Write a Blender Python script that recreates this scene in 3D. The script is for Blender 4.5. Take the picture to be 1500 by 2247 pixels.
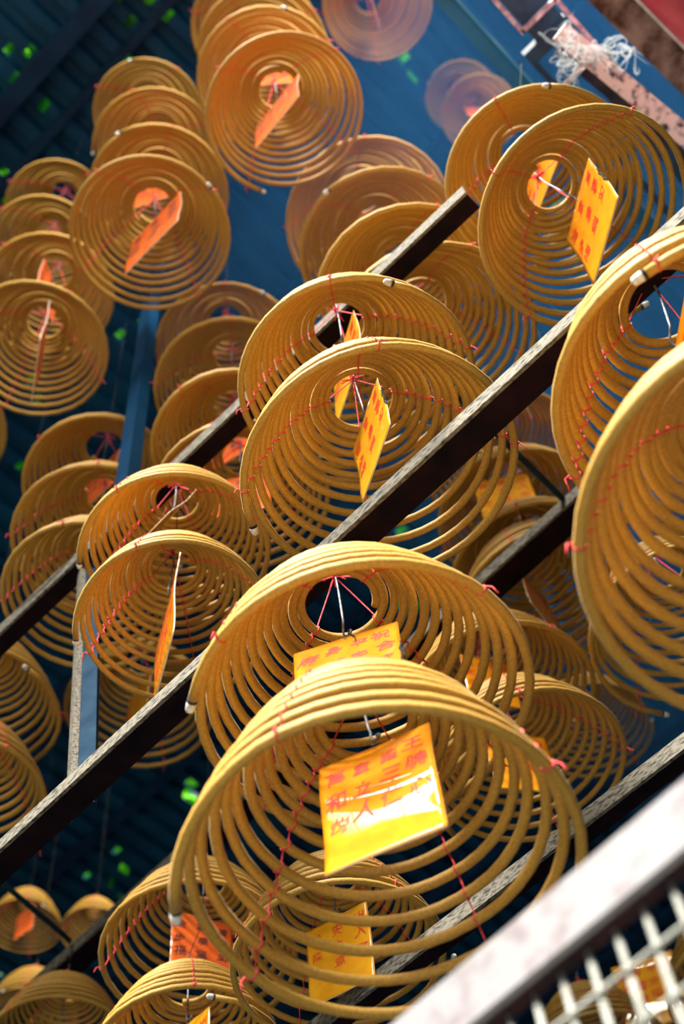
import bpy, math, random
import numpy as np
from mathutils import Matrix, Vector

scene = bpy.context.scene
COL = scene.collection
for o in list(bpy.data.objects):
    bpy.data.objects.remove(o, do_unlink=True)
random.seed(7)
RNG = np.random.RandomState(11)

# ------------------------------------------------------------------ camera
CAM_POS = (0.0, 0.0, 1.6)
cam_data = bpy.data.cameras.new('camera')
cam = bpy.data.objects.new('camera', cam_data)
COL.objects.link(cam)
cam_data.sensor_fit = 'VERTICAL'
cam_data.sensor_height = 36.0
cam_data.sensor_width = 24.0
cam_data.lens = 50.0
cam_data.clip_start = 0.05
cam_data.clip_end = 200.0
cam.matrix_world = Matrix(((0.712294, 0.636714, 0.295351, 0.0), (0.698117, -0.599176, -0.391944, 0.0), (-0.072589, 0.485369, -0.871291, 1.6), (0, 0, 0, 1)))
cam_data.dof.use_dof = True
cam_data.dof.focus_distance = 2.45
cam_data.dof.aperture_fstop = 3.4
scene.camera = cam

# ------------------------------------------------------------------ light
world = bpy.data.worlds.new('sky')
scene.world = world
world.use_nodes = True
wn, wl = world.node_tree.nodes, world.node_tree.links
wn.clear()
w_out = wn.new('ShaderNodeOutputWorld')
w_bg = wn.new('ShaderNodeBackground')
w_tc = wn.new('ShaderNodeTexCoord')
w_dot = wn.new('ShaderNodeVectorMath'); w_dot.operation = 'DOT_PRODUCT'
LOBE_DIR = Vector((0.87, -0.44, 0.22)).normalized()
w_dot.inputs[1].default_value = LOBE_DIR
w_max = wn.new('ShaderNodeMath'); w_max.operation = 'MAXIMUM'; w_max.inputs[1].default_value = 0.0
w_pow = wn.new('ShaderNodeMath'); w_pow.operation = 'POWER'; w_pow.inputs[1].default_value = 44.0
w_mix = wn.new('ShaderNodeMix'); w_mix.data_type = 'RGBA'
w_mix.inputs[6].default_value = (0.10, 0.13, 0.17, 1)      # open sky
w_mix.inputs[7].default_value = (44.0, 42.0, 38.5, 1)        # bright lobe added to the sky, lights the coils from the right
wl.new(w_tc.outputs['Generated'], w_dot.inputs[0])
wl.new(w_dot.outputs['Value'], w_max.inputs[0])
wl.new(w_max.outputs[0], w_pow.inputs[0])
wl.new(w_pow.outputs[0], w_mix.inputs[0])
w_dot2 = wn.new('ShaderNodeVectorMath'); w_dot2.operation = 'DOT_PRODUCT'
w_dot2.inputs[1].default_value = Vector((0.16, -0.69, 0.705)).normalized()
w_max2 = wn.new('ShaderNodeMath'); w_max2.operation = 'MAXIMUM'; w_max2.inputs[1].default_value = 0.0
w_pow2 = wn.new('ShaderNodeMath'); w_pow2.operation = 'POWER'; w_pow2.inputs[1].default_value = 170.0
w_mix2 = wn.new('ShaderNodeMix'); w_mix2.data_type = 'RGBA'; w_mix2.blend_type = 'ADD'
w_mix2.inputs[7].default_value = (290.0, 279.0, 259.0, 1)     # second added lobe, for paper glare and brighter near coils
wl.new(w_tc.outputs['Generated'], w_dot2.inputs[0])
wl.new(w_dot2.outputs['Value'], w_max2.inputs[0])
wl.new(w_max2.outputs[0], w_pow2.inputs[0])
wl.new(w_pow2.outputs[0], w_mix2.inputs[0])
wl.new(w_mix.outputs[2], w_mix2.inputs[6])
wl.new(w_mix2.outputs[2], w_bg.inputs['Color'])
w_bg.inputs['Strength'].default_value = 1.0
wl.new(w_bg.outputs[0], w_out.inputs['Surface'])

scene.view_settings.view_transform = 'Standard'
scene.view_settings.look = 'None'
scene.view_settings.gamma = 1.0
scene.view_settings.use_curve_mapping = False
scene.view_settings.exposure = 1.12

# ------------------------------------------------------------------ materials
def new_mat(name):
    m = bpy.data.materials.new(name)
    m.use_nodes = True
    nt = m.node_tree
    return m, nt, nt.nodes['Principled BSDF']

def noise_mat(name, c1, c2, scale=20, rough=0.8, detail=6, lo=0.4, hi=0.6, metallic=0.0, bump=0.0, spec=0.3, coat=0.0, stretch=None):
    m, nt, b = new_mat(name)
    tc = nt.nodes.new('ShaderNodeTexCoord')
    n = nt.nodes.new('ShaderNodeTexNoise')
    n.inputs['Scale'].default_value = scale
    n.inputs['Detail'].default_value = detail
    src = tc.outputs['Object']
    if stretch:
        mp = nt.nodes.new('ShaderNodeMapping'); mp.inputs['Scale'].default_value = stretch
        nt.links.new(src, mp.inputs['Vector']); src = mp.outputs[0]
    nt.links.new(src, n.inputs['Vector'])
    r = nt.nodes.new('ShaderNodeValToRGB')
    r.color_ramp.elements[0].position = lo; r.color_ramp.elements[0].color = (*c1, 1)
    r.color_ramp.elements[1].position = hi; r.color_ramp.elements[1].color = (*c2, 1)
    nt.links.new(n.outputs['Fac'], r.inputs['Fac'])
    nt.links.new(r.outputs['Color'], b.inputs['Base Color'])
    b.inputs['Roughness'].default_value = rough
    b.inputs['Metallic'].default_value = metallic
    b.inputs['Specular IOR Level'].default_value = spec
    b.inputs['Coat Weight'].default_value = coat
    if bump:
        bp = nt.nodes.new('ShaderNodeBump'); bp.inputs['Strength'].default_value = bump
        bp.inputs['Distance'].default_value = 0.002
        nt.links.new(n.outputs['Fac'], bp.inputs['Height'])
        nt.links.new(bp.outputs[0], b.inputs['Normal'])
    return m

M_ROD = noise_mat('incense_paste', (0.37, 0.197, 0.023), (0.54, 0.305, 0.043), 260, 0.62, 4, 0.3, 0.7, bump=0.2, spec=0.5)
_b = M_ROD.node_tree.nodes['Principled BSDF']
_b.inputs['Sheen Weight'].default_value = 0.15
_b.inputs['Sheen Roughness'].default_value = 0.4
_b.inputs['Sheen Tint'].default_value = (1.0, 0.9, 0.7, 1)
M_ASH = noise_mat('ash', (0.55, 0.54, 0.50), (0.80, 0.78, 0.72), 120, 0.95)
M_CHAR = noise_mat('char', (0.015, 0.013, 0.012), (0.05, 0.045, 0.04), 100, 0.9)
M_STRING = noise_mat('red_cotton', (0.62, 0.035, 0.05), (0.85, 0.10, 0.11), 300, 0.85)
M_WIRE = noise_mat('galvanised_wire', (0.09, 0.09, 0.10), (0.26, 0.27, 0.29), 90, 0.55, metallic=0.5)
M_DARKWIRE = noise_mat('sooty_wire', (0.010, 0.010, 0.011), (0.04, 0.038, 0.036), 90, 0.6)
M_TAG = {
    'orange': noise_mat('orange_paper', (0.95, 0.32, 0.003), (1.0, 0.40, 0.004), 25, 0.7, 3, 0.35, 0.65, coat=1.0, spec=0.1),
    'yellow': noise_mat('yellow_paper', (0.90, 0.38, 0.006), (0.98, 0.48, 0.012), 25, 0.7, 3, 0.35, 0.65, coat=1.0, spec=0.1),
    'red': noise_mat('orange_red_paper', (0.88, 0.135, 0.02), (0.98, 0.19, 0.03), 25, 0.7, 3, 0.35, 0.65, coat=0.5, spec=0.1),
}
for _m in M_TAG.values():
    _b = _m.node_tree.nodes['Principled BSDF']
    _b.inputs['Coat Roughness'].default_value = 0.035
    _b.inputs['Subsurface Weight'].default_value = 0.0
M_EDGE = noise_mat('laminate_edge', (0.85, 0.72, 0.55), (0.95, 0.85, 0.7), 60, 0.3)
M_INK = {
    'orange': noise_mat('red_ink', (0.72, 0.035, 0.012), (0.85, 0.09, 0.015), 40, 0.6),
    'yellow': noise_mat('red_ink_pale', (0.72, 0.05, 0.012), (0.85, 0.12, 0.015), 40, 0.6),
    'red': noise_mat('dark_ink', (0.12, 0.03, 0.03), (0.30, 0.07, 0.05), 40, 0.6),
}
M_FLAKE = noise_mat('flaking_grey_paint', (0.018, 0.016, 0.013), (0.155, 0.140, 0.105), 120, 0.8, 10, 0.34, 0.56, bump=0.5, stretch=(0.6, 1.6, 1.6))
M_FLANGE_SHADE = noise_mat('maroon_shade_paint', (0.002, 0.0018, 0.004), (0.013, 0.004, 0.006), 18, 0.8, 8, 0.3, 0.7, spec=0.08)  # maroon darkened to carry the shade on the beam undersides
M_BLUE = noise_mat('blue_grey_paint', (0.004, 0.018, 0.040), (0.016, 0.042, 0.070), 14, 0.9, 8, 0.3, 0.7, spec=0.08)
M_TEAL = noise_mat('teal_paint', (0.0004, 0.022, 0.060), (0.001, 0.038, 0.095), 6, 0.9, 5, 0.3, 0.7, spec=0.08)
M_DARKBAR = noise_mat('dark_blue_paint', (0.004, 0.022, 0.035), (0.010, 0.04, 0.06), 20, 0.5)
M_WHITE = noise_mat('white_paint', (0.125, 0.100, 0.105), (0.185, 0.178, 0.182), 34, 0.55, 6, 0.30, 0.50)
M_MESHW = noise_mat('pale_wire', (0.20, 0.205, 0.18), (0.28, 0.285, 0.255), 40, 0.5)
M_RAIL_SHADE = noise_mat('maroon_rail_shade', (0.010, 0.004, 0.006), (0.035, 0.010, 0.012), 20, 0.8)  # dark maroon, shade under the white rail put into the colour
M_ROOF = noise_mat('green_blue_sheet', (0.0006, 0.036, 0.085), (0.002, 0.085, 0.165), 2.5, 0.6, 5, 0.3, 0.7)  # blue tint of the smoky haze is put into the sheet colour
M_PURLIN = noise_mat('blue_purlin', (0.001, 0.020, 0.055), (0.003, 0.035, 0.085), 5, 0.6)
M_RUST = noise_mat('rusty_paint', (0.10, 0.04, 0.035), (0.42, 0.27, 0.25), 16, 0.8, 10, 0.35, 0.6, bump=0.3)
M_PALE = noise_mat('peeling_pale_paint', (0.04, 0.04, 0.05), (0.72, 0.70, 0.66), 34, 0.8, 10, 0.34, 0.50, bump=0.3)
M_REDROOF = noise_mat('red_sheet', (0.55, 0.05, 0.08), (0.75, 0.14, 0.17), 7, 0.55, 7, 0.3, 0.7)
M_BOUNCE = noise_mat('bounce_floor', (0.58, 0.54, 0.47), (0.70, 0.66, 0.58), 3, 0.8)
M_WALL = noise_mat('wall_plaster', (0.02, 0.03, 0.04), (0.035, 0.05, 0.06), 3, 0.9)

# ------------------------------------------------------------------ helpers
def mesh_obj(name, verts, faces, mats, parent=None, smooth=False, fmat=None):
    me = bpy.data.meshes.new(name)
    me.from_pydata([tuple(v) for v in np.asarray(verts, float)], [], [tuple(f) for f in faces])
    for m in (mats if isinstance(mats, (list, tuple)) else [mats]):
        me.materials.append(m)
    if smooth:
        me.polygons.foreach_set('use_smooth', [True] * len(me.polygons))
    if fmat is not None:
        me.polygons.foreach_set('material_index', list(fmat))
    me.update()
    o = bpy.data.objects.new(name, me)
    COL.objects.link(o)
    if parent is not None:
        o.parent = parent
    return o

def tag(o, label, cat, group=None, kind=None):
    o['label'] = label
    o['category'] = cat
    if group: o['group'] = group
    if kind: o['kind'] = kind
    return o

def empty(name, loc=(0, 0, 0)):
    o = bpy.data.objects.new(name, None)
    COL.objects.link(o)
    o.location = loc
    o.empty_display_size = 0.05
    return o

def tube(pts, r, n=8, cap=True):
    """tube along a polyline; r is a number or one radius per point"""
    P = np.asarray(pts, float)
    N = len(P)
    R = np.full(N, r, float) if np.isscalar(r) else np.asarray(r, float)
    T = np.gradient(P, axis=0)
    T /= np.linalg.norm(T, axis=1)[:, None] + 1e-12
    ref = np.array([0.0, 0.0, 1.0]) if abs(T[0, 2]) < 0.9 else np.array([1.0, 0.0, 0.0])
    U = np.zeros_like(P)
    u = np.cross(ref, T[0]); u /= np.linalg.norm(u)
    for i in range(N):
        u = u - T[i] * (u @ T[i])
        l = np.linalg.norm(u)
        if l < 1e-6:
            u = np.cross(T[i], [0.3, 0.5, 0.8]); l = np.linalg.norm(u)
        u = u / l
        U[i] = u
    V = np.cross(T, U)
    a = np.arange(n) * 2 * math.pi / n
    ring = U[:, None, :] * np.cos(a)[None, :, None] + V[:, None, :] * np.sin(a)[None, :, None]
    verts = (P[:, None, :] + ring * R[:, None, None]).reshape(-1, 3)
    i = np.arange(N - 1)[:, None] * n
    j = np.arange(n)[None, :]
    k = (j + 1) % n
    F = np.stack([i + j, i + k, i + n + k, i + n + j], -1).reshape(-1, 4).tolist()
    if cap:
        F.append(list(range(n))[::-1])
        F.append([(N - 1) * n + q for q in range(n)])
    return verts, F

def join(parts):
    V, F, off = [], [], 0
    for v, f in parts:
        V.append(np.asarray(v, float))
        F += [[q + off for q in ff] for ff in f]
        off += len(v)
    return np.concatenate(V), F

def box(lo, hi):
    x0, y0, z0 = lo; x1, y1, z1 = hi
    v = [(x0, y0, z0), (x1, y0, z0), (x1, y1, z0), (x0, y1, z0), (x0, y0, z1), (x1, y0, z1), (x1, y1, z1), (x0, y1, z1)]
    f = [(0, 3, 2, 1), (4, 5, 6, 7), (0, 1, 5, 4), (1, 2, 6, 5), (2, 3, 7, 6), (3, 0, 4, 7)]
    return np.array(v, float), [list(q) for q in f]

def bar(p, q, w, h, up=(0, 0, 1)):
    """rectangular bar from p to q; w sideways, h along up"""
    p = np.array(p, float); q = np.array(q, float)
    d = q - p; d /= np.linalg.norm(d)
    upv = np.array(up, float)
    s = np.cross(d, upv); s /= np.linalg.norm(s)
    t = np.cross(s, d)
    c = []
    for e in (p, q):
        for (a, b) in ((-1, -1), (1, -1), (1, 1), (-1, 1)):
            c.append(e + s * w / 2 * a + t * h / 2 * b)
    f = [[3, 2, 1, 0], [4, 5, 6, 7], [0, 1, 5, 4], [1, 2, 6, 5], [2, 3, 7, 6], [3, 0, 4, 7]]
    return np.array(c), f

def structure(o):
    o['kind'] = 'structure'
    return o

# ------------------------------------------------------------------ the setting
structure(mesh_obj('floor', *box((-10, -9, -0.1), (6, 10, 0)), M_WALL))
structure(mesh_obj('floor', *box((-0.7, -9, 0.0), (1.7, 0.5, 0.02)), M_BOUNCE))  # unseen pale strip added to bounce light up into the coils
structure(mesh_obj('wall_back', *box((-10, 10, 0), (1.4, 10.2, 9.7)), M_WALL))
structure(mesh_obj('wall_left', *box((-10.2, -3.0, 0), (-10, 10.2, 9.7)), M_WALL))

structure(mesh_obj('ceiling', *box((-10, -3.9, 9.62), (0.1, -1.56, 9.7)), M_PURLIN))  # unseen overhang added to keep the bright sky off the back coils
structure(mesh_obj('ceiling', *box((-10, -4.3, 9.62), (-0.4, -3.88, 9.7)), M_PURLIN))  # second unseen overhang, added to dim the lower left coils
structure(mesh_obj('light_block_right', *box((1.7, -3.0, 0), (1.9, 10, 6.6)), M_WALL))  # unseen blocker added to shade the darker stacks from the right lobe
structure(mesh_obj('light_block_front', *box((-10, -3.2, 0), (-1.9, -3.0, 9.7)), M_WALL))  # unseen blocker added behind the camera to cut light on the left
CEIL_Z = 9.6
# rusted gaps in the sheeting: x, y, size
GAPS = [
    (-1.858, 0.352, 2), (-1.942, 0.277, 1), (-2.022, 0.377, 1), (-1.414, 0.618, 1), (-1.227, 0.753, 2), (-1.255, 0.622, 2),
    (-1.55, 0.758, 1), (-1.347, 0.514, 1), (-2.023, 0.591, 1), (-2.492, 0.646, 2), (-2.633, 0.763, 1), (-0.516, 1.959, 3),
    (-0.502, 1.826, 1), (-3.381, 1.564, 2), (-3.464, 1.695, 2), (-2.594, 1.811, 1), (-3.774, 1.942, 1), (-3.853, 1.887, 1),
    (-3.657, 2.367, 1), (-2.811, 1.795, 1), (-5.016, 4.408, 3), (-5.123, 4.515, 4), (-5.964, 4.623, 3), (-6.121, 4.609, 2),
    (-6.136, 4.73, 2), (-5.808, 4.424, 1), (-6.204, 4.407, 1), (-7.408, 4.633, 2), (-2.908, 4.458, 5), (-2.859, 4.262, 2),
    (-2.508, 3.987, 2), (-2.98, 4.558, 3), (-3.564, 3.273, 2), (-3.577, 4.214, 2), (-3.431, 3.726, 2), (-1.121, 3.297, 2),
    (-3.894, 3.032, 1), (-3.963, 3.687, 2), (-0.365, 3.066, 3), (-0.446, 3.1, 3), (-5.378, 6.068, 2),
]
def ceiling():
    pitch, cell = 0.165, 0.04
    xs, zs = [], []
    x = -10.0
    while x < 4.5:
        for dx, dz in ((0, 0), (0.070, 0), (0.088, 0.065), (0.147, 0.065)):
            xs.append(x + dx); zs.append(CEIL_Z + dz)
        x += pitch
    xs = np.array(xs); zs = np.array(zs)
    ys = np.arange(-1.6, 10.001, cell)
    nx, ny = len(xs), len(ys)
    V = np.zeros((ny, nx, 3))
    V[:, :, 0] = xs[None]; V[:, :, 1] = ys[:, None]; V[:, :, 2] = zs[None]
    holes = set(); spots = []
    for hx, hy, size in GAPS:
        spots.append((hx, hy, size))
        i0 = int(np.clip(np.searchsorted(xs, hx) - 1, 0, nx - 2)); j0 = int(np.clip((hy + 1.6) / cell, 0, ny - 2))
        w = (1, 1, 1, 2, 3)[size - 1]; l = (1, 1, 2, 3, 4)[size - 1]
        for a in range(w):
            for b in range(l):
                holes.add((j0 - l // 2 + b, i0 - w // 2 + a))
    F = []
    for j in range(ny - 1):
        for i in range(nx - 1):
            if (j, i) not in holes:
                q = j * nx + i
                F.append((q, q + nx, q + nx + 1, q + 1))
    structure(mesh_obj('ceiling', V.reshape(-1, 3), F, M_ROOF))
    return spots
SPOTS = ceiling()
PURL = [(0.43, 0.10, 0.14), (0.70, 0.05, 0.06), (1.45, 0.06, 0.08), (2.3, 0.06, 0.08), (3.2, 0.1, 0.14), (4.2, 0.06, 0.08), (5.3, 0.06, 0.08), (6.5, 0.1, 0.14), (8.0, 0.06, 0.08)]
for i, (y, w, h) in enumerate(PURL):
    structure(mesh_obj('trim_%d' % (i + 1), *box((-10, y - w / 2, CEIL_Z - h - 0.001), (1.3, y + w / 2, CEIL_Z - 0.001)), M_PURLIN))

# tree leaves above the roof, seen through the gaps
def foliage():
    m, nt, b = new_mat('leaf_green')
    b.inputs['Base Color'].default_value = (0.07, 0.28, 0.015, 1)
    b.inputs['Roughness'].default_value = 0.5
    tr = nt.nodes.new('ShaderNodeBsdfTranslucent'); tr.inputs['Color'].default_value = (0.14, 0.50, 0.02, 1)
    mx = nt.nodes.new('ShaderNodeMixShader'); mx.inputs[0].default_value = 0.6
    nt.links.new(b.outputs[0], mx.inputs[1]); nt.links.new(tr.outputs[0], mx.inputs[2])
    nt.links.new(mx.outputs[0], nt.nodes['Material Output'].inputs['Surface'])
    V, F = [], []
    for hx, hy, size in SPOTS:
        for k in range(70 + 50 * size):
            z = CEIL_Z + 0.10 + 0.25 * random.random()
            f = (z - 1.6) / (CEIL_Z - 1.6)
            s = 0.14 + 0.05 * size
            c = Vector((hx * f + random.gauss(0, s), hy * f + random.gauss(0, s), z))
            a = random.random() * 6.283; L = random.uniform(0.05, 0.1)
            d = Vector((math.cos(a), math.sin(a), random.uniform(-0.4, 0.4))).normalized()
            e = d.cross(Vector((random.uniform(-.4, .4), random.uniform(-.4, .4), 1))).normalized()
            n = len(V)
            V += [c - d * L, c + e * L * 0.45, c + d * L, c - e * L * 0.45]
            F.append((n, n + 1, n + 2, n + 3))
    o = mesh_obj('foliage', np.array([tuple(v) for v in V]), F, m)
    tag(o, 'green tree leaves glimpsed through gaps in the roof', 'leaves', kind='stuff')
foliage()

# ------------------------------------------------------------------ steelwork
def angle_beam(name, p, q, width, face, label, mats=(M_FLANGE_SHADE, M_FLAKE), cut=None):
    """steel angle: a horizontal flange (parent mesh) with a flaking upright web on the near side"""
    p = np.array(p, float); q = np.array(q, float)
    d = q - p; d /= np.linalg.norm(d)
    s = np.cross((0, 0, 1), d); s /= np.linalg.norm(s)       # away from the camera (+Y)
    th = 0.007
    root = empty(name, tuple(p))
    inv = -p
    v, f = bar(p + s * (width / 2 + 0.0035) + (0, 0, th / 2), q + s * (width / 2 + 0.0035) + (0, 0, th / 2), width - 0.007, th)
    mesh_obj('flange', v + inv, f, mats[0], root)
    v, f = bar(p + s * 0.003 + (0, 0, face / 2), q + s * 0.003 + (0, 0, face / 2), th, face)
    mesh_obj('web', v + inv, f, mats[1], root)
    tag(root, label, 'beam', 'steel beams the coils hang from')
    return root

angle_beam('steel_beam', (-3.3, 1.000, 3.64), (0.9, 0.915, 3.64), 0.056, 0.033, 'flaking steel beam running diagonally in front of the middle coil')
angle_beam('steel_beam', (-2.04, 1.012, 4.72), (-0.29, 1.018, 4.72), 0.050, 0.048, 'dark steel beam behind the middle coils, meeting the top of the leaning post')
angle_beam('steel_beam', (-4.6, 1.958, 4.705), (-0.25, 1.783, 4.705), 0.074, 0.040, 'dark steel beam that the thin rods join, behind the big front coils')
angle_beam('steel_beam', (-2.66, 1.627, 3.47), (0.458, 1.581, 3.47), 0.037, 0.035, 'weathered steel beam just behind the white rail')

def post():
    p = np.array((-1.475, 1.035, 3.675)); q = np.array((-1.600, 1.052, 4.715))
    root = empty('leaning_post', tuple(p))
    d = (q - p) / np.linalg.norm(q - p)
    side = np.array((0.80, 0.60, 0)); 
    v, f = bar(p - p, q - p, 0.046, 0.010, up=(0.35, -0.94, 0.05))
    mesh_obj('plate', v, f, M_BLUE, root)
    ax = np.cross(d, (0.35, -0.94, 0.05)); ax /= np.linalg.norm(ax)
    up2 = np.array((0.75, -0.66, 0.09))
    v, f = bar(-ax * 0.030, (q - p) - ax * 0.030, 0.030, 0.014, up=(-0.45, -0.89, 0.0))
    mesh_obj('edge_flange', v, f, M_FLAKE, root)
    tag(root, 'leaning steel post with flaking pale edge rising from the front beam', 'post')
post()

def blue_post():
    p = np.array((-1.474, 1.036, 4.780)); q = np.array((-1.482, 1.060, CEIL_Z - 0.01))
    v, f = bar((0, 0, 0), q - p, 0.050, 0.040, up=(0, -1, 0))
    o = mesh_obj('blue_post', v, f, M_TEAL)
    o.location = p
    tag(o, 'blurred blue steel post between the two darkest coil stacks', 'post')
blue_post()

def rod(p, q, r, label):
    v, f = tube([np.zeros(3), (np.array(q) - np.array(p)) / 2, np.array(q) - np.array(p)], r, 12)
    o = mesh_obj('tie_rod', v, f, M_DARKBAR, smooth=True)
    o.location = p
    tag(o, label, 'rod', 'thin rods between the beams')
rod((-0.640, 1.068, 4.742), (-0.650, 1.795, 4.742), 0.0085, 'thin dark blue rod meeting the beam beside the right-hand blurred coil')
rod((-2.56, 1.30, 4.742), (-2.65, 1.868, 4.742), 0.0085, 'thin dark blue rod in the lower left corner in front of dark coils')

# gantry at the upper right
def simple(name, parts, mat, label, cat='beam', group=None):
    v, f = join(parts)
    c = v.mean(0)
    o = mesh_obj(name, v - c, f, mat)
    o.location = c
    tag(o, label, cat, group)
    return o
M_GIRD = noise_mat('girder_blue', (0.004, 0.09, 0.19), (0.012, 0.17, 0.32), 6, 0.6, 5, 0.3, 0.7)
M_LIP = noise_mat('girder_lip_blue', (0.02, 0.20, 0.36), (0.06, 0.30, 0.46), 8, 0.5)
g = empty('blue_girder', (-0.055, 2.0, 6.0))
v, f = box((-0.030, -1.6, 0), (0.016, 3.0, 0.10)); mesh_obj('girder_body', v, f, M_GIRD, g)
v, f = box((0.017, -1.6, -0.012), (0.025, 3.0, 0.020)); mesh_obj('girder_lip', v, f, M_LIP, g)
tag(g, 'blue painted girder in the haze running up to the top picture edge', 'beam')
simple('frame_bracket', [box((0.040, 1.185, 5.99), (0.175, 1.198, 6.01)), box((0.036, 0.5, 5.99), (0.050, 1.198, 6.01)), box((0.168, 1.185, 5.99), (0.182, 1.56, 6.012))],
       noise_mat('grey_angle_paint', (0.22, 0.22, 0.24), (0.60, 0.60, 0.62), 30, 0.6), 'thin light grey angle bars bent in steps beside the rusty beam', 'bracket')
simple('dark_frame', [box((0.000, 1.255, 6.02), (0.165, 1.300, 6.07)), box((0.055, 0.4, 6.03), (0.160, 1.255, 6.06)), box((0.0, 1.30, 6.02), (0.02, 2.1, 6.06)), box((0.10, 1.30, 6.03), (0.14, 2.1, 6.07))],
       M_DARKBAR, 'dark blue steel frame between the blue girder and the pale beam', 'frame')
g = empty('peeling_beam', (0.16, 1.45, 5.70))
v, f = bar((-0.045, -0.265, 0), (0.075, 0.55, 0), 0.058, 0.012); mesh_obj('flange', v, f, M_PALE, g)
v, f = bar((-0.080, -0.22, 0.030), (0.030, 0.55, 0.030), 0.030, 0.040); mesh_obj('web', v, f, noise_mat('purple_brown_paint', (0.02, 0.014, 0.02), (0.06, 0.035, 0.045), 12, 0.7), g)
tag(g, 'pale beam with peeling grey paint behind the smoke wisps', 'beam')
simple('cross_bar', [bar((0.035, 1.303, 5.680), (0.14, 1.301, 5.680), 0.014, 0.014)], noise_mat('pale_bar_paint', (0.4, 0.4, 0.4), (0.6, 0.6, 0.58), 30, 0.6), 'short pale bar crossing to the peeling beam in the smoke', 'bar')
g = empty('rusty_beam', (0.25, 1.3, 5.5))
v, f = bar((-0.035, -0.75, 0), (0.075, 0.75, 0), 0.085, 0.02); mesh_obj('flange', v, f, M_RUST, g)
v, f = bar((0.010, -0.75, 0.0), (0.118, 0.75, 0.0), 0.008, 0.03); mesh_obj('lip', v, f, noise_mat('bright_edge_paint', (0.6, 0.58, 0.6), (0.8, 0.78, 0.8), 30, 0.5), g)
tag(g, 'rusty brown beam with a bright edge in the upper right corner', 'beam')
def red_roof():
    n = 46
    V, F = [], []
    for j, y in enumerate((0.2, 2.6)):
        for i in range(n):
            x = 0.295 + (0.155 * (y - 1.18)) + 0.9 * i / (n - 1)
            V.append((x, y, 5.53 + 0.012 * math.sin(i * 1.4) + 0.10 * i / (n - 1)))
    for i in range(n - 1):
        F.append((i, n + i, n + i + 1, i + 1))
    o = mesh_obj('red_roof_sheet', np.array(V) - (0.7, 1.4, 5.53), F, M_REDROOF, smooth=True)
    o.location = (0.7, 1.4, 5.53)
    md = o.modifiers.new('thick', 'SOLIDIFY'); md.thickness = 0.004
    tag(o, 'red painted roof sheet in the upper right corner', 'roof sheet')
red_roof()

# white rail with wire mesh
def cage():
    p = np.array((-1.3, 0.811, 2.375)); q = np.array((0.5, 0.676, 2.375))
    root = empty('wire_cage', tuple(p))
    d = (q - p); L = np.linalg.norm(d); d /= L
    s = np.cross((0, 0, 1), d)
    o = np.zeros(3)
    v, f = bar(o + s * 0.004 + (0, 0, 0.029), d * L + s * 0.004 + (0, 0, 0.029), 0.008, 0.058)
    mesh_obj('rail_face', v, f, M_WHITE, root)
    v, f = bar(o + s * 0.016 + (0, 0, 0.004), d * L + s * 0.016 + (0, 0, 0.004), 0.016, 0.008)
    mesh_obj('rail_underside', v, f, M_RAIL_SHADE, root)
    parts = []
    yb = 0.017
    k = 0.0
    while k < L:
        a = d * k + s * yb + (0, 0, -0.002)
        parts.append(tube([a, a + (0, 0, -0.3), a + (0, 0, -0.62)], 0.0027, 8))
        k += 0.029
    z = -0.046
    while z > -0.62:
        a = s * (yb - 0.004) + (0, 0, z)
        parts.append(tube([a, a + d * L / 2, a + d * L], 0.0021, 8))
        z -= 0.046
    v, f = join(parts)
    mesh_obj('wire_mesh', v, f, M_MESHW, root, smooth=True)
    tag(root, 'blurred white rail with pale wire mesh below it, in the lower right corner', 'cage')
cage()

# ------------------------------------------------------------------ incense coils
R_OUT, R_IN, HGT, TURNS, EXPO, ROD = 0.2435, 0.056, 0.28, 13.5, 1.8, 0.0073
def helix(t, s, hz, ph, jit):
    """point on the coil, t = 0 at the burning end, 1 at the top"""
    u = 1 - t
    a = ph + t * TURNS * 2 * math.pi
    r = R_IN + (R_OUT - R_IN) * u
    r = r + 0.0012 * np.sin(a * 0.37 + jit) + 0.0009 * np.sin(a * 2.3 + jit * 2)
    z = HGT * (1 - u ** EXPO) * hz
    z = z - 0.004 * u * np.abs(np.sin(2 * (a - ph) + jit)) - 0.010 * np.clip(1 - t * TURNS * 2.2, 0, 1) ** 2
    return np.stack([r * np.cos(a), r * np.sin(a), z], -1) * s

def tilt(tx, ty):
    return Matrix.Rotation(ty, 4, 'Y') @ Matrix.Rotation(tx, 4, 'X')

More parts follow.
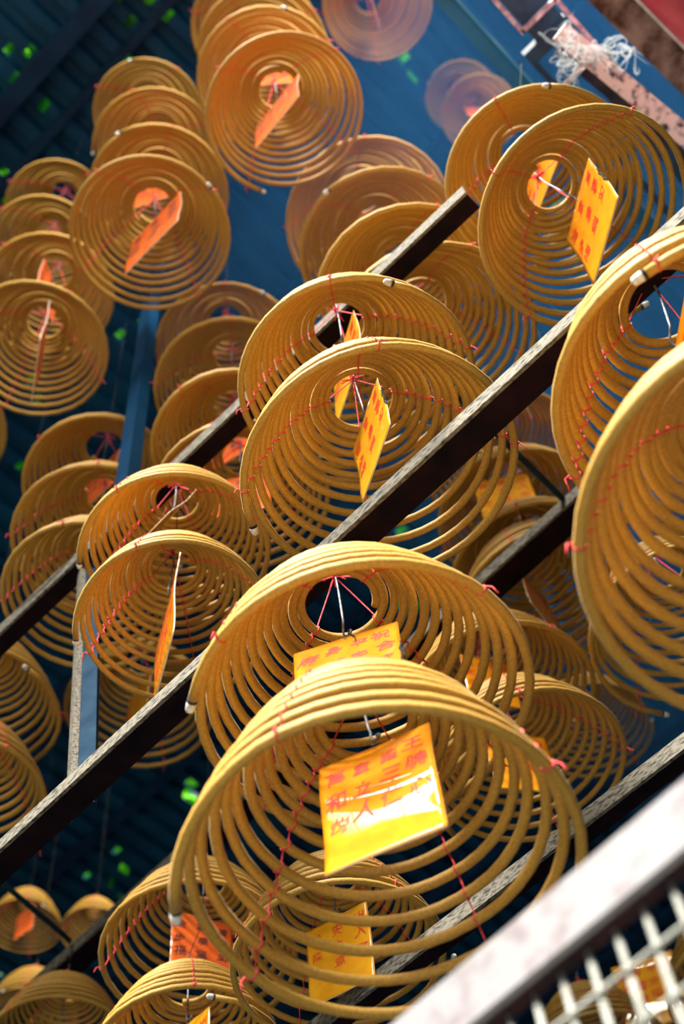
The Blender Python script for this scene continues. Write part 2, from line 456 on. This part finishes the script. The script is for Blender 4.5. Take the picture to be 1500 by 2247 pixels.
TAGS = [
    # coil, turn about the vertical, middle of the upper edge, size, colour, label
    ('N1', 0.298, (-0.734, 0.967, 3.110), 0.99, 'orange', 'orange-yellow prayer paper with red handwriting and white glare inside the biggest front coil'),
    ('N2', 0.462, (-0.750, 0.958, 3.371), 1.00, 'orange', 'orange-yellow prayer paper hooked by a bent wire above the biggest front coil'),
    ('D1', -0.490, (-0.635, 0.959, 3.983), 0.95, 'yellow', 'narrow yellow prayer paper in the middle coil, its lower end over the flaking beam'),
    ('D2', -0.499, (-0.669, 0.979, 4.416), 1.01, 'yellow', 'yellow prayer paper behind the middle coil, pointed top, in the coil above'),
    ('K2', -0.045, (-1.249, 1.018, 4.486), 1.01, 'yellow', 'prayer paper seen edge-on as a pale stick in the upper left-middle coil'),
    ('K1', -0.549, (-1.252, 1.022, 4.143), 1.33, 'orange', 'slim orange-yellow prayer paper upright in the coil beside the leaning post'),
    ('I1', -0.626, (-0.117, 1.180, 4.623), 1.16, 'orange', 'bright orange prayer paper with a burnt black edge, in the sharp upper right coil'),
    ('I2', -0.472, (-0.161, 1.246, 5.210), 0.98, 'orange', 'striped sunlit prayer paper behind the bright orange one, in the smoking coil'),
    ('A1', -0.090, (-0.636, 0.828, 6.106), 1.25, 'red', 'slanting orange-red prayer paper in the round coil near the top'),
    ('A2', 0.740, (-0.671, 0.835, 6.677), 1.00, 'red', 'orange-red prayer paper filling the hole of the round coil near the top'),
    ('A5', 2.069, (-0.321, 1.170, 7.969), 0.97, 'red', 'narrow red prayer paper in the lone coil at the top picture edge'),
    ('B1', 0.008, (-1.156, 0.796, 6.012), 1.42, 'red', 'slanting orange-red prayer paper in the lowest coil of the upper left stack'),
    ('B2', 0.460, (-1.205, 0.823, 6.607), 1.00, 'red', 'orange prayer paper tip peeping over the upper left coil with the ash tip'),
    ('B3', 0.736, (-1.236, 0.809, 7.231), 0.98, 'red', 'orange prayer paper tip between the second and third coils of the upper left stack'),
    ('C1', -0.571, (-1.750, 0.825, 6.173), 1.42, 'red', 'narrow orange prayer paper hanging long in the left edge coil'),
    ('C2', 2.112, (-1.800, 0.811, 6.759), 1.04, 'red', 'pointed orange prayer paper above the left edge coil with the long narrow paper'),
    ('O1', 1.063, (-1.063, 1.921, 4.585), 0.85, 'orange', 'white shining prayer paper in the upper coil right of the big front coils'),
    ('O2', 0.953, (-1.037, 1.906, 4.229), 0.94, 'orange', 'shiny prayer paper in the lower coil right of the biggest front coil'),
    ('S2', 0.627, (-0.902, 2.037, 5.515), 1.06, 'yellow', 'wide yellow prayer paper showing beside the middle coil under the flaking beam'),
    ('S1', 1.977, (-0.881, 2.030, 5.188), 0.65, 'orange', 'orange prayer paper below the pale rim where the thin rod meets the beam'),
    ('S0', 1.699, (-0.911, 2.022, 4.897), 1.00, 'orange', 'small orange prayer paper below the third beam among dim red strings'),
    ('Q1', 0.204, (-1.360, 1.588, 3.679), 0.88, 'yellow', 'yellow prayer paper with red characters seen through the lower rings of the biggest coil'),
    ('P2', 0.001, (-1.797, 1.587, 3.702), 0.83, 'yellow', 'yellow prayer paper corner at the bottom picture edge left of the biggest coil'),
    ('P1', 1.199, (-1.861, 1.683, 4.118), 0.94, 'red', 'dark red prayer paper in the shaded coil at the lower left'),
    ('H2', 0.793, (-0.317, 1.951, 8.401), 0.75, 'red', 'small red prayer paper in the hazy pink coil by the blue girder'),
    ('J1', -0.709, (-0.110, 0.995, 3.461), 0.95, 'orange', 'yellow-orange prayer paper under the silver wire at the right picture edge'),
    ('J2', -0.660, (-0.107, 0.962, 3.037), 1.00, 'orange', 'orange prayer paper inside the large blurred coil at the right picture edge'),
    ('M1', -0.224, (-2.378, 1.836, 5.740), 1.00, 'yellow', 'yellow prayer paper glimpsed through the rings beside the leaning post'),
    ('P4', 0.101, (-4.728, 3.032, 7.226), 0.80, 'red', 'dark red prayer paper far away at the lower left by the thin rod'),
    ('T1', 0.399, (-1.673, 3.514, 5.000), 1.30, 'yellow', 'yellow prayer paper with red marks behind the white wire mesh'),
    ('E0', 0.591, (-1.258, 1.246, 4.985), 0.95, 'red', 'dim red prayer paper just above the second beam left of the middle coils'),
    ('E1', 0.228, (-1.283, 1.251, 5.338), 0.99, 'red', 'dim red prayer paper in the second coil of the shaded stack by the blue post'),
    ('F1', -0.011, (-1.788, 1.156, 5.682), 1.00, 'red', 'dim orange prayer paper in the darkest stack left of the blue post'),
]
TAG_AT = {row[0]: Vector(row[2]) for row in TAGS}

KNOT_UP, HOOK_DN = 0.075, 0.105
COIL_INFO = {}
def make_coil(key, loc, tl, s, hz, ph, label, detail):
    jit = RNG.uniform(0, 6.28)
    root = empty('incense_coil', loc)
    root.rotation_mode = 'QUATERNION'
    rot = tilt(*tl)
    root.rotation_quaternion = rot.to_quaternion()
    seg = 44 if detail else 30
    nsd = 10 if detail else 7
    N = int(TURNS * seg) + 1
    t = np.linspace(0, 1, N)
    P = helix(t, s, hz, ph, jit)
    rad = np.full(N, ROD * s)
    rad *= 1 + 0.03 * np.sin(np.arange(N) * 0.21 + jit)
    v, f = tube(P, rad, nsd)
    mesh_obj('incense_rod', v, f, M_ROD, root, smooth=True)
    # burnt end: char ring then ash
    d0 = P[0] - P[1]; d0 /= np.linalg.norm(d0)
    c = P[0] + d0 * 0.004 * s
    v, f = tube([P[0] - d0 * 0.001, P[0] + d0 * 0.004 * s], ROD * s * 1.02, nsd)
    mesh_obj('burnt_band', v, f, M_CHAR, root, smooth=True)
    q = [c + d0 * x * s + np.array((0, 0, -0.10)) * (x * s) ** 1.0 * 0.5 for x in (0, 0.005, 0.010, 0.014, 0.016)]
    v, f = tube(q, np.array([1.0, 0.97, 0.92, 0.75, 0.3]) * ROD * s, nsd)
    mesh_obj('ash_tip', v, f, M_ASH, root, smooth=True)
    # strings: four, tied ring to ring
    apex_z = HGT * hz * s
    knot = np.array((0, 0, apex_z + KNOT_UP * s))
    a0 = RNG.uniform(0, 6.28)
    sr = 0.00125
    for j in range(4):
        aj = a0 + j * math.pi / 2 + RNG.uniform(-0.15, 0.15)
        # parameters where the rod passes this azimuth, from the top down
        n0 = math.ceil((ph - aj) / (2 * math.pi))
        ts = []
        for n in range(n0, n0 + int(TURNS) + 2):
            tt = (aj + 2 * math.pi * n - ph) / (2 * math.pi * TURNS)
            if 0.0 <= tt <= 1.0: ts.append(tt)
        ts = sorted(ts, reverse=True)
        pts = [knot + (0, 0, 0.002)]
        for tt in ts:
            c = helix(np.array(tt), s, hz, ph, jit)
            rdir = np.array((c[0], c[1], 0)); rdir /= np.linalg.norm(rdir)
            up = np.array((0, 0, 1.0))
            tang = np.cross(up, rdir)
            rr = ROD * s + sr * 0.8
            m = 7 if detail else 5
            for i in range(m + 1):
                an = math.radians(120) + i / m * math.radians(330)
                pts.append(c + (rdir * math.cos(an) + up * math.sin(an)) * rr + tang * (0.0016 * (i / m - 0.5) * 2))
        last = pts[-1]
        pts += [last + rdir * 0.006 + (0, 0, -0.004), last + rdir * 0.014 + tang * 0.004 + (0, 0, -0.012), last + rdir * 0.017 + tang * RNG.uniform(-.01, .01) + (0, 0, -0.026)]
        v, f = tube(pts, sr, 5)
        mesh_obj('string', v, f, M_STRING, root, smooth=True)
    # knot on the wire with loose ends
    parts = []
    kp = [knot + np.array((math.cos(a) * 0.004, math.sin(a) * 0.004, 0.002 * math.sin(2 * a) + a * 0.0008)) for a in np.linspace(0, 18, 46)]
    parts.append(tube(kp, 0.0018, 5))
    for i in range(7):
        a = RNG.uniform(0, 6.28); b = RNG.uniform(0.012, 0.03)
        e = knot + np.array((math.cos(a) * b, math.sin(a) * b, -RNG.uniform(0.005, 0.02)))
        parts.append(tube([knot, (knot + e) / 2 + (0, 0, 0.004), e], 0.0013, 5))
    v, f = join(parts)
    mesh_obj('string_knot', v, f, M_STRING, root, smooth=True)
    # hook wire: from above the knot down into the coil, ending in a small hook
    hz_ = apex_z - HOOK_DN * s
    mw = Matrix.Translation(loc) @ rot
    end = Vector((0, 0, hz_))
    if key in TAG_AT:
        end = mw.inverted() @ (TAG_AT[key] + Vector((0, 0, 0.016)))
    pts = [(0.003, 0.001, apex_z + 0.115 * s), (0.0025, 0, apex_z + 0.07 * s), (0.0015, 0, apex_z + 0.03 * s), (end.x * 0.6, end.y * 0.6, apex_z * 0.4 + end.z * 0.6), (end.x - 0.002, end.y, end.z + 0.014), (end.x - 0.003, end.y, end.z + 0.004)]
    for a in np.linspace(0.5, 4.8, 9):
        pts.append((end.x + 0.0035 - 0.0065 * math.cos(a), end.y + 0.001 * a, end.z - 0.0065 * math.sin(a)))
    v, f = tube(pts, 0.0019, 8)
    mesh_obj('hook_wire', v, f, M_WIRE, root, smooth=True)
    tag(root, label, 'incense coil', 'hanging incense coils')
    COIL_INFO[key] = dict(mw=mw, s=s, root=root, top=mw @ Vector((0.003, 0.001, apex_z + 0.113 * s)), hook=mw @ Vector((end.x + 0.005, end.y, end.z - 0.004)), apex=apex_z)

COILS = [
    # key, rim centre, tilt, size, height factor, phase, label
    ('N1', (-0.730, 0.945, 2.830), (-0.0537, -0.0372), 1.001, 1.250, 3.866, 'large incense coil at the front hanging lowest above the white rail, orange-yellow paper inside'),
    ('N2', (-0.741, 0.969, 3.198), (0.0413, -0.0364), 0.996, 0.997, 4.119, 'incense coil directly behind and above the biggest front coil, hooked to the flaking steel beam'),
    ('D1', (-0.636, 0.980, 3.782), (0.0777, -0.0160), 1.007, 1.034, 3.587, 'incense coil in the middle partly crossed by the flaking diagonal beam, yellow paper inside'),
    ('D2', (-0.675, 1.006, 4.254), (0.0905, 0.0261), 0.994, 1.004, 5.769, 'incense coil just above the middle coil, black beam showing through its open top'),
    ('D3', (-0.601, 1.283, 4.823), (0.0096, -0.0178), 1.052, 1.000, 3.067, 'hazy incense coil crossed by the dark beam end, lowest of its stack of four'),
    ('D4', (-0.630, 1.293, 5.209), (-0.0092, 0.0137), 1.069, 1.000, 3.842, 'hazy brown incense coil second from the bottom of the stack behind the dark beam end'),
    ('D5', (-0.668, 1.284, 5.624), (-0.0052, 0.0067), 1.078, 1.000, 4.810, 'smoky purple-brown incense coil third from the bottom of the stack behind the dark beam end'),
    ('D6', (-0.715, 1.346, 6.198), (0.0235, -0.0221), 1.153, 1.000, 3.256, 'smoky incense coil topmost of the four stacked behind the dark beam end'),
    ('J2', (-0.104, 0.954, 2.878), (-0.0277, -0.0089), 1.030, 1.000, 1.864, 'large blurred incense coil at the right edge, lower and nearer of the pair'),
    ('J1', (-0.092, 1.022, 3.304), (0.1118, 0.0223), 1.006, 1.011, 4.826, 'incense coil at the right edge over the beam, red strings tied to a silver wire'),
    ('I1', (-0.122, 1.181, 4.501), (0.0725, -0.1047), 0.985, 0.999, 1.763, 'sharp incense coil near the smoke wisps with a bright orange paper, lower of two'),
    ('I2', (-0.171, 1.243, 5.058), (-0.0103, 0.0340), 0.984, 0.999, 5.507, 'smoking incense coil with an ash tip at its top edge, upper of two'),
    ('A1', (-0.628, 0.854, 5.969), (0.0929, -0.0184), 0.999, 1.002, 2.714, 'round incense coil near the top with two orange papers inside, lowest of its stack'),
    ('A2', (-0.671, 0.835, 6.523), (0.0012, -0.0013), 0.997, 1.000, 5.777, 'incense coil with smoking ash tip, second from the bottom of the top-centre stack'),
    ('A3', (-0.681, 0.836, 7.013), (-0.0002, 0.0021), 0.996, 1.000, 5.526, 'incense coil third from the bottom of the top-centre stack, cut by the upper picture edge'),
    ('A4', (-0.688, 0.809, 7.424), (-0.0027, 0.0026), 1.009, 1.000, 1.721, 'dim incense coil highest in the top-centre stack, mostly outside the upper picture edge'),
    ('B1', (-1.168, 0.786, 5.848), (0.0064, 0.0245), 1.014, 1.003, 0.131, 'incense coil with slanting orange-red paper and ash tip, lowest of the upper left stack'),
    ('B2', (-1.206, 0.824, 6.452), (0.0059, 0.0017), 1.004, 1.000, 5.027, 'incense coil second from the bottom of the upper left stack, ash on its rim'),
    ('B3', (-1.236, 0.809, 7.079), (-0.0026, 0.0015), 0.977, 1.000, 3.949, 'incense coil third from the bottom of the upper left stack, orange paper tips showing'),
    ('B4', (-1.284, 0.769, 7.668), (0.0051, -0.0031), 0.952, 1.000, 5.288, 'dull brown incense coil topmost of the upper left stack, small white ash tip'),
    ('C1', (-1.769, 0.809, 5.995), (-0.0116, 0.0215), 1.011, 1.003, 3.768, 'incense coil at the left edge with two narrow orange papers, lowest of its stack'),
    ('C2', (-1.801, 0.821, 6.596), (-0.0048, 0.0045), 0.997, 1.000, 1.669, 'incense coil at the left edge second from the bottom, pointed orange paper above its neighbour'),
    ('C3', (-1.869, 0.777, 7.184), (-0.0088, 0.0070), 0.917, 1.000, 4.311, 'dark incense coil third from the bottom of the left edge stack, pale ash spot'),
    ('C4', (-1.865, 0.775, 7.676), (0.0033, -0.0034), 0.937, 1.000, 1.593, 'dark brown incense coil topmost of the left edge stack under the blue-green roof'),
    ('E0', (-1.255, 1.249, 4.838), (0.0120, -0.0097), 0.951, 1.001, 2.057, 'dark incense coil lowest of the stack half hidden by the beam behind the middle coils'),
    ('E1', (-1.282, 1.252, 5.185), (0.0043, -0.0045), 0.988, 1.000, 0.905, 'dark incense coil second from the bottom of the shaded stack right of the blue post'),
    ('E2', (-1.289, 1.249, 5.591), (-0.0026, -0.0030), 0.984, 1.000, 1.040, 'shaded incense coil third from the bottom of the stack right of the blue post'),
    ('E3', (-1.326, 1.263, 5.986), (0.0041, 0.0016), 0.992, 1.000, 6.053, 'shaded incense coil topmost of the stack right of the blue post'),
    ('F3', (-1.733, 1.137, 4.799), (-0.0200, 0.0259), 0.954, 1.001, 6.030, 'very dark incense coil lowest of the shaded stack left of the blue post'),
    ('F2', (-1.752, 1.155, 5.149), (0.0025, -0.0026), 1.002, 1.000, 1.183, 'very dark incense coil in the middle of the shaded stack left of the blue post'),
    ('F1', (-1.785, 1.159, 5.526), (0.0088, -0.0101), 1.009, 0.999, 0.153, 'very dark incense coil topmost of the shaded stack left of the blue post'),
    ('H2', (-0.320, 1.949, 8.285), (-0.0116, 0.0123), 0.755, 1.000, 1.285, 'small pinkish hazy incense coil far up beside the blue girder, lower, with red paper'),
    ('H1', (-0.356, 1.947, 8.711), (-0.0159, 0.0121), 0.745, 0.999, 4.395, 'small pinkish hazy incense coil far up beside the blue girder, upper of two'),
    ('K1', (-1.233, 1.027, 4.007), (0.0032, -0.0652), 0.811, 1.121, 3.892, 'incense coil with a single upright orange-yellow paper, lower of two beside the leaning post'),
    ('K2', (-1.251, 1.033, 4.317), (0.0504, 0.0118), 0.862, 1.000, 3.936, 'incense coil with an edge-on paper like a stick, upper of two beside the leaning post'),
    ('L2', (-2.306, 1.214, 4.534), (0.0028, 0.0384), 0.988, 1.002, 1.178, 'incense coil cut by the left edge, lower of two, with white ash tip'),
    ('L1', (-2.314, 1.200, 4.915), (0.0682, 0.0366), 1.014, 1.005, 0.010, 'incense coil cut by the left edge behind the leaning post, upper of two'),
    ('O2', (-1.021, 1.915, 4.083), (0.0348, -0.0634), 0.941, 1.002, 3.237, 'incense coil right of the biggest front coil above the rail, lower of two, shiny paper'),
    ('O1', (-1.050, 1.929, 4.397), (-0.0110, -0.0025), 0.959, 0.999, 4.018, 'incense coil right of the two big front coils with white shining paper, upper of two'),
    ('S0', (-0.894, 2.047, 4.760), (0.0894, -0.0616), 1.028, 1.000, 6.190, 'dim incense coil with red strings below the third beam, right of the middle coils'),
    ('S1', (-0.911, 2.084, 4.955), (-0.0351, 0.0338), 1.050, 0.998, 1.627, 'incense coil with pale rim meeting the thin rod above the third beam, orange paper below'),
    ('S2', (-0.904, 2.082, 5.283), (-0.0151, 0.0156), 1.045, 1.000, 5.040, 'incense coil with pale rim above a wide yellow paper, right of the middle coil'),
    ('S3', (-0.883, 2.072, 5.637), (-0.0223, 0.0240), 1.089, 1.000, 5.467, 'shadowy purple-brown incense coil above the yellow paper, behind the flaking beam'),
    ('P2', (-1.781, 1.579, 3.574), (-0.0328, -0.0691), 0.834, 0.997, 5.795, 'olive-brown incense coil at the bottom with a yellow paper corner, left of the biggest coil'),
    ('P1', (-1.863, 1.669, 3.974), (-0.0548, 0.0082), 0.939, 0.995, 0.014, 'shaded incense coil with dark red paper at the lower left, behind the biggest coil'),
    ('P3', (-2.637, 1.862, 4.323), (-0.0291, -0.0361), 0.820, 0.996, 2.948, 'dome-like incense coil in the bottom left corner with a red string over its side'),
    ('P4', (-4.728, 3.032, 7.102), (-0.0000, 0.0000), 0.800, 1.000, 6.164, 'tiny dark incense coil far at lower left with a dark red paper'),
    ('P5', (-3.991, 2.931, 6.464), (-0.0000, 0.0000), 0.620, 1.000, 2.505, 'tiny dark incense coil far at lower left beside the thin rod'),
    ('P6', (-4.441, 2.955, 6.268), (-0.0000, 0.0000), 0.900, 1.000, 5.110, 'dark incense coil far behind the bottom left corner coil, only its rim showing'),
    ('J3', (-0.583, 2.049, 4.321), (-0.0000, 0.0000), 0.970, 1.000, 2.531, 'small incense coil glimpsed through and beneath the large right-hand blurred coil'),
    ('A5', (-0.301, 1.163, 7.819), (-0.0286, -0.0743), 0.970, 1.000, 4.841, 'lone incense coil at the top edge of the picture with a narrow red paper'),
    ('C0', (-2.285, 0.786, 6.142), (-0.0000, 0.0000), 1.000, 1.000, 3.045, 'incense coil only just showing at the left picture edge beside the orange papers'),
    ('M1', (-2.378, 1.836, 5.578), (-0.0000, 0.0000), 1.050, 1.000, 0.183, 'dim incense coil showing between the leaning post and the front beam'),
    ('O3', (-1.324, 2.992, 5.457), (0.0005, 0.0428), 0.850, 0.994, 0.543, 'faint dark incense coil farthest right behind the shiny-paper coils'),
    ('Q1', (-1.360, 1.588, 3.543), (0.0000, -0.0000), 0.880, 1.000, 0.700, 'incense coil seen through the rings of the biggest front coil, with yellow written paper'),
    ('T1', (-1.756, 3.198, 4.433), (0.0000, -0.0000), 0.950, 1.000, 1.578, 'incense coil behind the wire mesh with yellow papers, its pale rings fanning out'),
    ('T2', (-1.028, 2.776, 3.981), (0.0000, -0.0000), 1.000, 1.000, 6.060, 'incense coil behind the wire mesh at the right picture edge'),
]
DETAIL = set('N1 N2 D1 D2 I1 I2 J1 J2 K1 K2 A1 B1 O1 O2 L2 Q1'.split())
for row in COILS:
    make_coil(*row, detail=row[0] in DETAIL)

# the wire that carries each coil up to the coil or beam above
def carry(key, top, offset=0.0):
    info = COIL_INFO[key]
    a = np.array(info['top']); b = np.array(top)
    inv = info['mw'].inverted()
    mid = (a + b) / 2
    pts = [a, a * 0.7 + b * 0.3 + (offset, -offset * 0.3, 0), a * 0.25 + b * 0.75 + (offset, -offset * 0.3, 0), b]
    pts = [np.array(inv @ Vector(p)) for p in pts]
    v, f = tube(pts, 0.0011, 6)
    mesh_obj('carrying_wire', v, f, M_DARKWIRE, info['root'], smooth=True)

CHAINS = 'N1 N2|D1 D2|D3 D4 D5 D6|I1 I2|J2 J1|A1 A2 A3 A4|B1 B2 B3 B4|C1 C2 C3 C4|E0 E1 E2 E3|F3 F2 F1|H2 H1|K1 K2|L2 L1|O2 O1|S0 S1 S2 S3|P2 P1'.split('|')
TOPS = {'N2': 3.645, 'D2': 4.725, 'J1': 3.645, 'K2': 4.725, 'O1': 4.725, 'P1': 4.725, 'Q1': 4.725, 'P3': 4.725}
chained = set()
for ch in CHAINS:
    ks = ch.split()
    for lo, hi in zip(ks, ks[1:]):
        carry(lo, COIL_INFO[hi]['hook'], 0.012)
        chained.add(lo)
for k, info in COIL_INFO.items():
    if k in chained: continue
    t = info['top']
    if k == 'I2':
        carry(k, (-0.02, 1.26, 6.0))
    else:
        carry(k, (t.x, t.y, max(TOPS.get(k, CEIL_Z), t.z + 0.02)))

# ------------------------------------------------------------------ prayer papers
CW, CH = 0.165, 0.218
def text_mesh(chars, size):
    cu = bpy.data.curves.new('writing', 'FONT')
    cu.body = chars
    cu.size = size
    cu.align_x = 'CENTER'; cu.align_y = 'CENTER'
    cu.resolution_u = 2
    cu.offset = size * 0.012
    ob = bpy.data.objects.new('writing', cu)
    COL.objects.link(ob)
    dg = bpy.context.evaluated_depsgraph_get()
    me = bpy.data.meshes.new_from_object(ob.evaluated_get(dg))
    V = np.array([v.co for v in me.vertices]) if len(me.vertices) else np.zeros((0, 3))
    F = [list(p.vertices) for p in me.polygons]
    bpy.data.objects.remove(ob, do_unlink=True)
    bpy.data.curves.remove(cu); bpy.data.meshes.remove(me)
    return V, F

WRITINGS = [
    # columns from right to left, characters from top to bottom
    [('王', '曉', '心'), ('鐘', '三', '仁'), ('童', '立', '人'), ('萬', '和', '悦')],
    [('祝', '合', '家'), ('平', '安', '福'), ('身', '體', '健'), ('康', '如', '意')],
    [('出', '入', '平'), ('安', '生', '意'), ('興', '隆', '吉')],
    [('萬', '事', '如'), ('意', '學', '業'), ('進', '步', '福')],
]
_GLYPH = {}
def writing(idx, x0=0.0):
    parts = []
    cols = WRITINGS[idx]
    n = len(cols)
    rnd = np.random.RandomState(40 + idx)
    for c, colm in enumerate(cols):
        for r, ch in enumerate(colm):
            if ch not in _GLYPH: _GLYPH[ch] = text_mesh(ch, 0.032)
            V, F = _GLYPH[ch]
            if not len(V): continue
            V = V.copy()
            a = rnd.uniform(-0.12, 0.12)
            sh = rnd.uniform(0.0, 0.25)
            k = rnd.uniform(0.80, 1.1)
            x = (V[:, 0] + sh * V[:, 1]) * k; y = V[:, 1] * k
            x, y = x * math.cos(a) - y * math.sin(a), x * math.sin(a) + y * math.cos(a)
            x = x + 0.0012 * np.sin(V[:, 1] * 300 + r); y = y + 0.0012 * np.sin(V[:, 0] * 280 + c)
            cx = CW / 2 - 0.026 - c * (CW - 0.05) / max(1, n - 1) + rnd.uniform(-.003, .003)
            cz = -0.034 - r * 0.044 + rnd.uniform(-.004, .004) - 0.004 * c
            parts.append((np.stack([x + cx, np.zeros(len(x)), y + cz], 1), F))
    return join(parts)
WM = [writing(i) for i in range(4)]

def bend(V, seed, amp):
    """gentle waves of the laminated sheet"""
    V = V.copy()
    V[:, 1] += amp * (np.sin(V[:, 2] * 30 + V[:, 0] * 6 + seed) + np.sin(V[:, 0] * 18 + V[:, 2] * 9 + seed * 2) * 0.4)
    return V

TALL = {'N2': 0.78}
def make_tag(key, yaw, pos, s, colour, label, idx):
    root = empty('prayer_paper', pos)
    root.rotation_euler = (RNG.uniform(-0.03, 0.03), RNG.uniform(-0.04, 0.04), yaw)
    if key == 'N1':
        root.rotation_euler = (-0.055, 0.0, yaw)
    if key == 'N2':
        root.rotation_euler = (-0.12, 0.0, yaw)
    if key == 'K2':
        root.rotation_euler = (math.radians(-20.5), 0, yaw)
    seed = RNG.uniform(0, 6.28); amp = 0.0022 if key != 'N1' else 0.0034
    nx, nz = 22, 30
    X, Zg = np.meshgrid(np.linspace(-CW / 2, CW / 2, nx), np.linspace(0.0, -CH, nz))
    # nibbled corners / burnt edge on some sheets
    front = np.stack([X.ravel(), np.full(X.size, -0.0011), Zg.ravel()], 1)
    back = front.copy(); back[:, 1] = 0.0011
    V = np.concatenate([front, back])
    F, fm = [], []
    n = nx * nz
    for j in range(nz - 1):
        for i in range(nx - 1):
            a = j * nx + i
            F.append((a, a + nx, a + nx + 1, a + 1)); fm.append(0)
            F.append((n + a, n + a + 1, n + a + nx + 1, n + a + nx)); fm.append(0)
    loop = [i for i in range(nx)] + [j * nx + nx - 1 for j in range(1, nz)] + [(nz - 1) * nx + i for i in range(nx - 2, -1, -1)] + [j * nx for j in range(nz - 2, 0, -1)]
    for a, b in zip(loop, loop[1:] + loop[:1]):
        F.append((a, b, n + b, n + a)); fm.append(1)
    V[:, 2] *= TALL.get(key, 1.0)
    V = bend(V, seed, amp) * s
    mesh_obj('card', V, F, [M_TAG[colour], M_EDGE], root, smooth=True, fmat=fm)
    W, WF = WM[idx]
    if len(W):
        W = W.copy(); W[:, 1] = -0.0016; W[:, 2] *= TALL.get(key, 1.0)
        mesh_obj('handwriting', bend(W, seed, amp) * s, WF, M_INK[colour], root)
    if key in ('I1', 'N2', 'D1'):
        # burnt patch along one edge
        pts = [np.array((CW / 2 - 0.001, -0.0005, z)) for z in np.linspace(-0.06, -0.13, 8)]
        pts = [p + (0.0015 * math.sin(i * 2.2), 0, 0) for i, p in enumerate(pts)]
        v, f = tube(pts, np.array([.001, .002, .0028, .0026, .0032, .0028, .0022, .001]), 6)
        mesh_obj('burnt_edge', bend(v, seed, amp) * s, f, M_CHAR, root)
    # little wire ring that holds the sheet on the hook
    ring = [(0.008 * math.cos(a), 0.0, 0.008 * math.sin(a) + 0.004) for a in np.linspace(0, 6.283, 15)]
    ring = [(x * 0.4, (z - 0.004) * 0.55, z) for x, y, z in ring]
    v, f = tube(ring, 0.0008, 5)
    mesh_obj('wire_ring', v, f, M_WIRE, root, smooth=True)
    tag(root, label, 'prayer paper', 'prayer papers hanging inside the coils')

IDX = {'N1': 0, 'N2': 1, 'D1': 3, 'I1': 3, 'Q1': 2}
for i, row in enumerate(TAGS):
    make_tag(*row, idx=IDX.get(row[0], i % 4))

# ------------------------------------------------------------------ smoke
def haze_box(name, lo, hi, density, colour, label, scale=1.2):
    c = (np.array(lo) + np.array(hi)) / 2
    v, f = box(np.array(lo) - c, np.array(hi) - c)
    m = bpy.data.materials.new(name)
    m.use_nodes = True
    nt = m.node_tree
    nt.nodes.remove(nt.nodes['Principled BSDF'])
    sc = nt.nodes.new('ShaderNodeVolumeScatter')
    sc.inputs['Color'].default_value = (*colour, 1)
    sc.inputs['Density'].default_value = density
    sc.inputs['Anisotropy'].default_value = 0.0
    nt.links.new(sc.outputs[0], nt.nodes['Material Output'].inputs['Volume'])
    o = mesh_obj(name, v, f, m)
    o.location = c
    tag(o, label, 'smoke', kind='stuff')
haze_box('smoke_haze', (-1.6, 0.92, 5.45), (1.25, 4.0, 9.45), 0.055, (0.07, 0.37, 1.0), 'blue incense smoke hanging under the roof at the upper right')


def wisp(seed, start, drift, n, r0, label):
    rnd = np.random.RandomState(seed)
    parts = []
    for strand in range(n):
        p = np.array(start, float) + rnd.normal(0, 0.010, 3)
        ph = rnd.uniform(0, 6.28, 6); fr = rnd.uniform(3, 9, 6)
        pts = []
        N = 44
        for i in range(N):
            u = i / (N - 1)
            w = 0.004 + 0.030 * u
            q = p + np.array(drift) * u * rnd_scale(strand, n)
            q = q + w * np.array((math.sin(fr[0] * u * 2 + ph[0]) + 0.6 * math.sin(fr[1] * u * 4 + ph[1]),
                                  math.sin(fr[2] * u * 2 + ph[2]) + 0.6 * math.sin(fr[3] * u * 4 + ph[3]),
                                  0.7 * math.sin(fr[4] * u * 2 + ph[4])))
            pts.append(q)
        rr = r0 * (0.35 + 0.9 * np.abs(np.sin(np.linspace(0.1, 7 + strand, N) + ph[5]))) * np.linspace(0.6, 1.2, N)
        rr[-4:] *= np.array((0.8, 0.55, 0.3, 0.1))
        parts.append(tube(pts, rr, 7))
    v, f = join(parts)
    c = v.mean(0)
    o = mesh_obj('smoke_wisp', v - c, f, M_SMOKE, smooth=True)
    o.location = c
    tag(o, label, 'smoke', kind='stuff')
def rnd_scale(k, n):
    return 0.55 + 0.6 * k / max(1, n - 1)
M_SMOKE = bpy.data.materials.new('smoke')
M_SMOKE.use_nodes = True
_nt = M_SMOKE.node_tree
_nt.nodes.remove(_nt.nodes['Principled BSDF'])
_sc = _nt.nodes.new('ShaderNodeVolumeScatter')
_sc.inputs['Color'].default_value = (0.80, 0.90, 1.0, 1)
_sc.inputs['Density'].default_value = 95.0
_nt.links.new(_sc.outputs[0], _nt.nodes['Material Output'].inputs['Volume'])
wisp(3, (0.030, 1.235, 5.40), (0.10, -0.06, 0.22), 9, 0.0032, 'white smoke curling up from the ash tip of the smoking coil')
wisp(8, (0.115, 1.230, 5.60), (0.10, 0.14, 0.02), 12, 0.0034, 'white smoke curls drifting in front of the pale peeling beam')
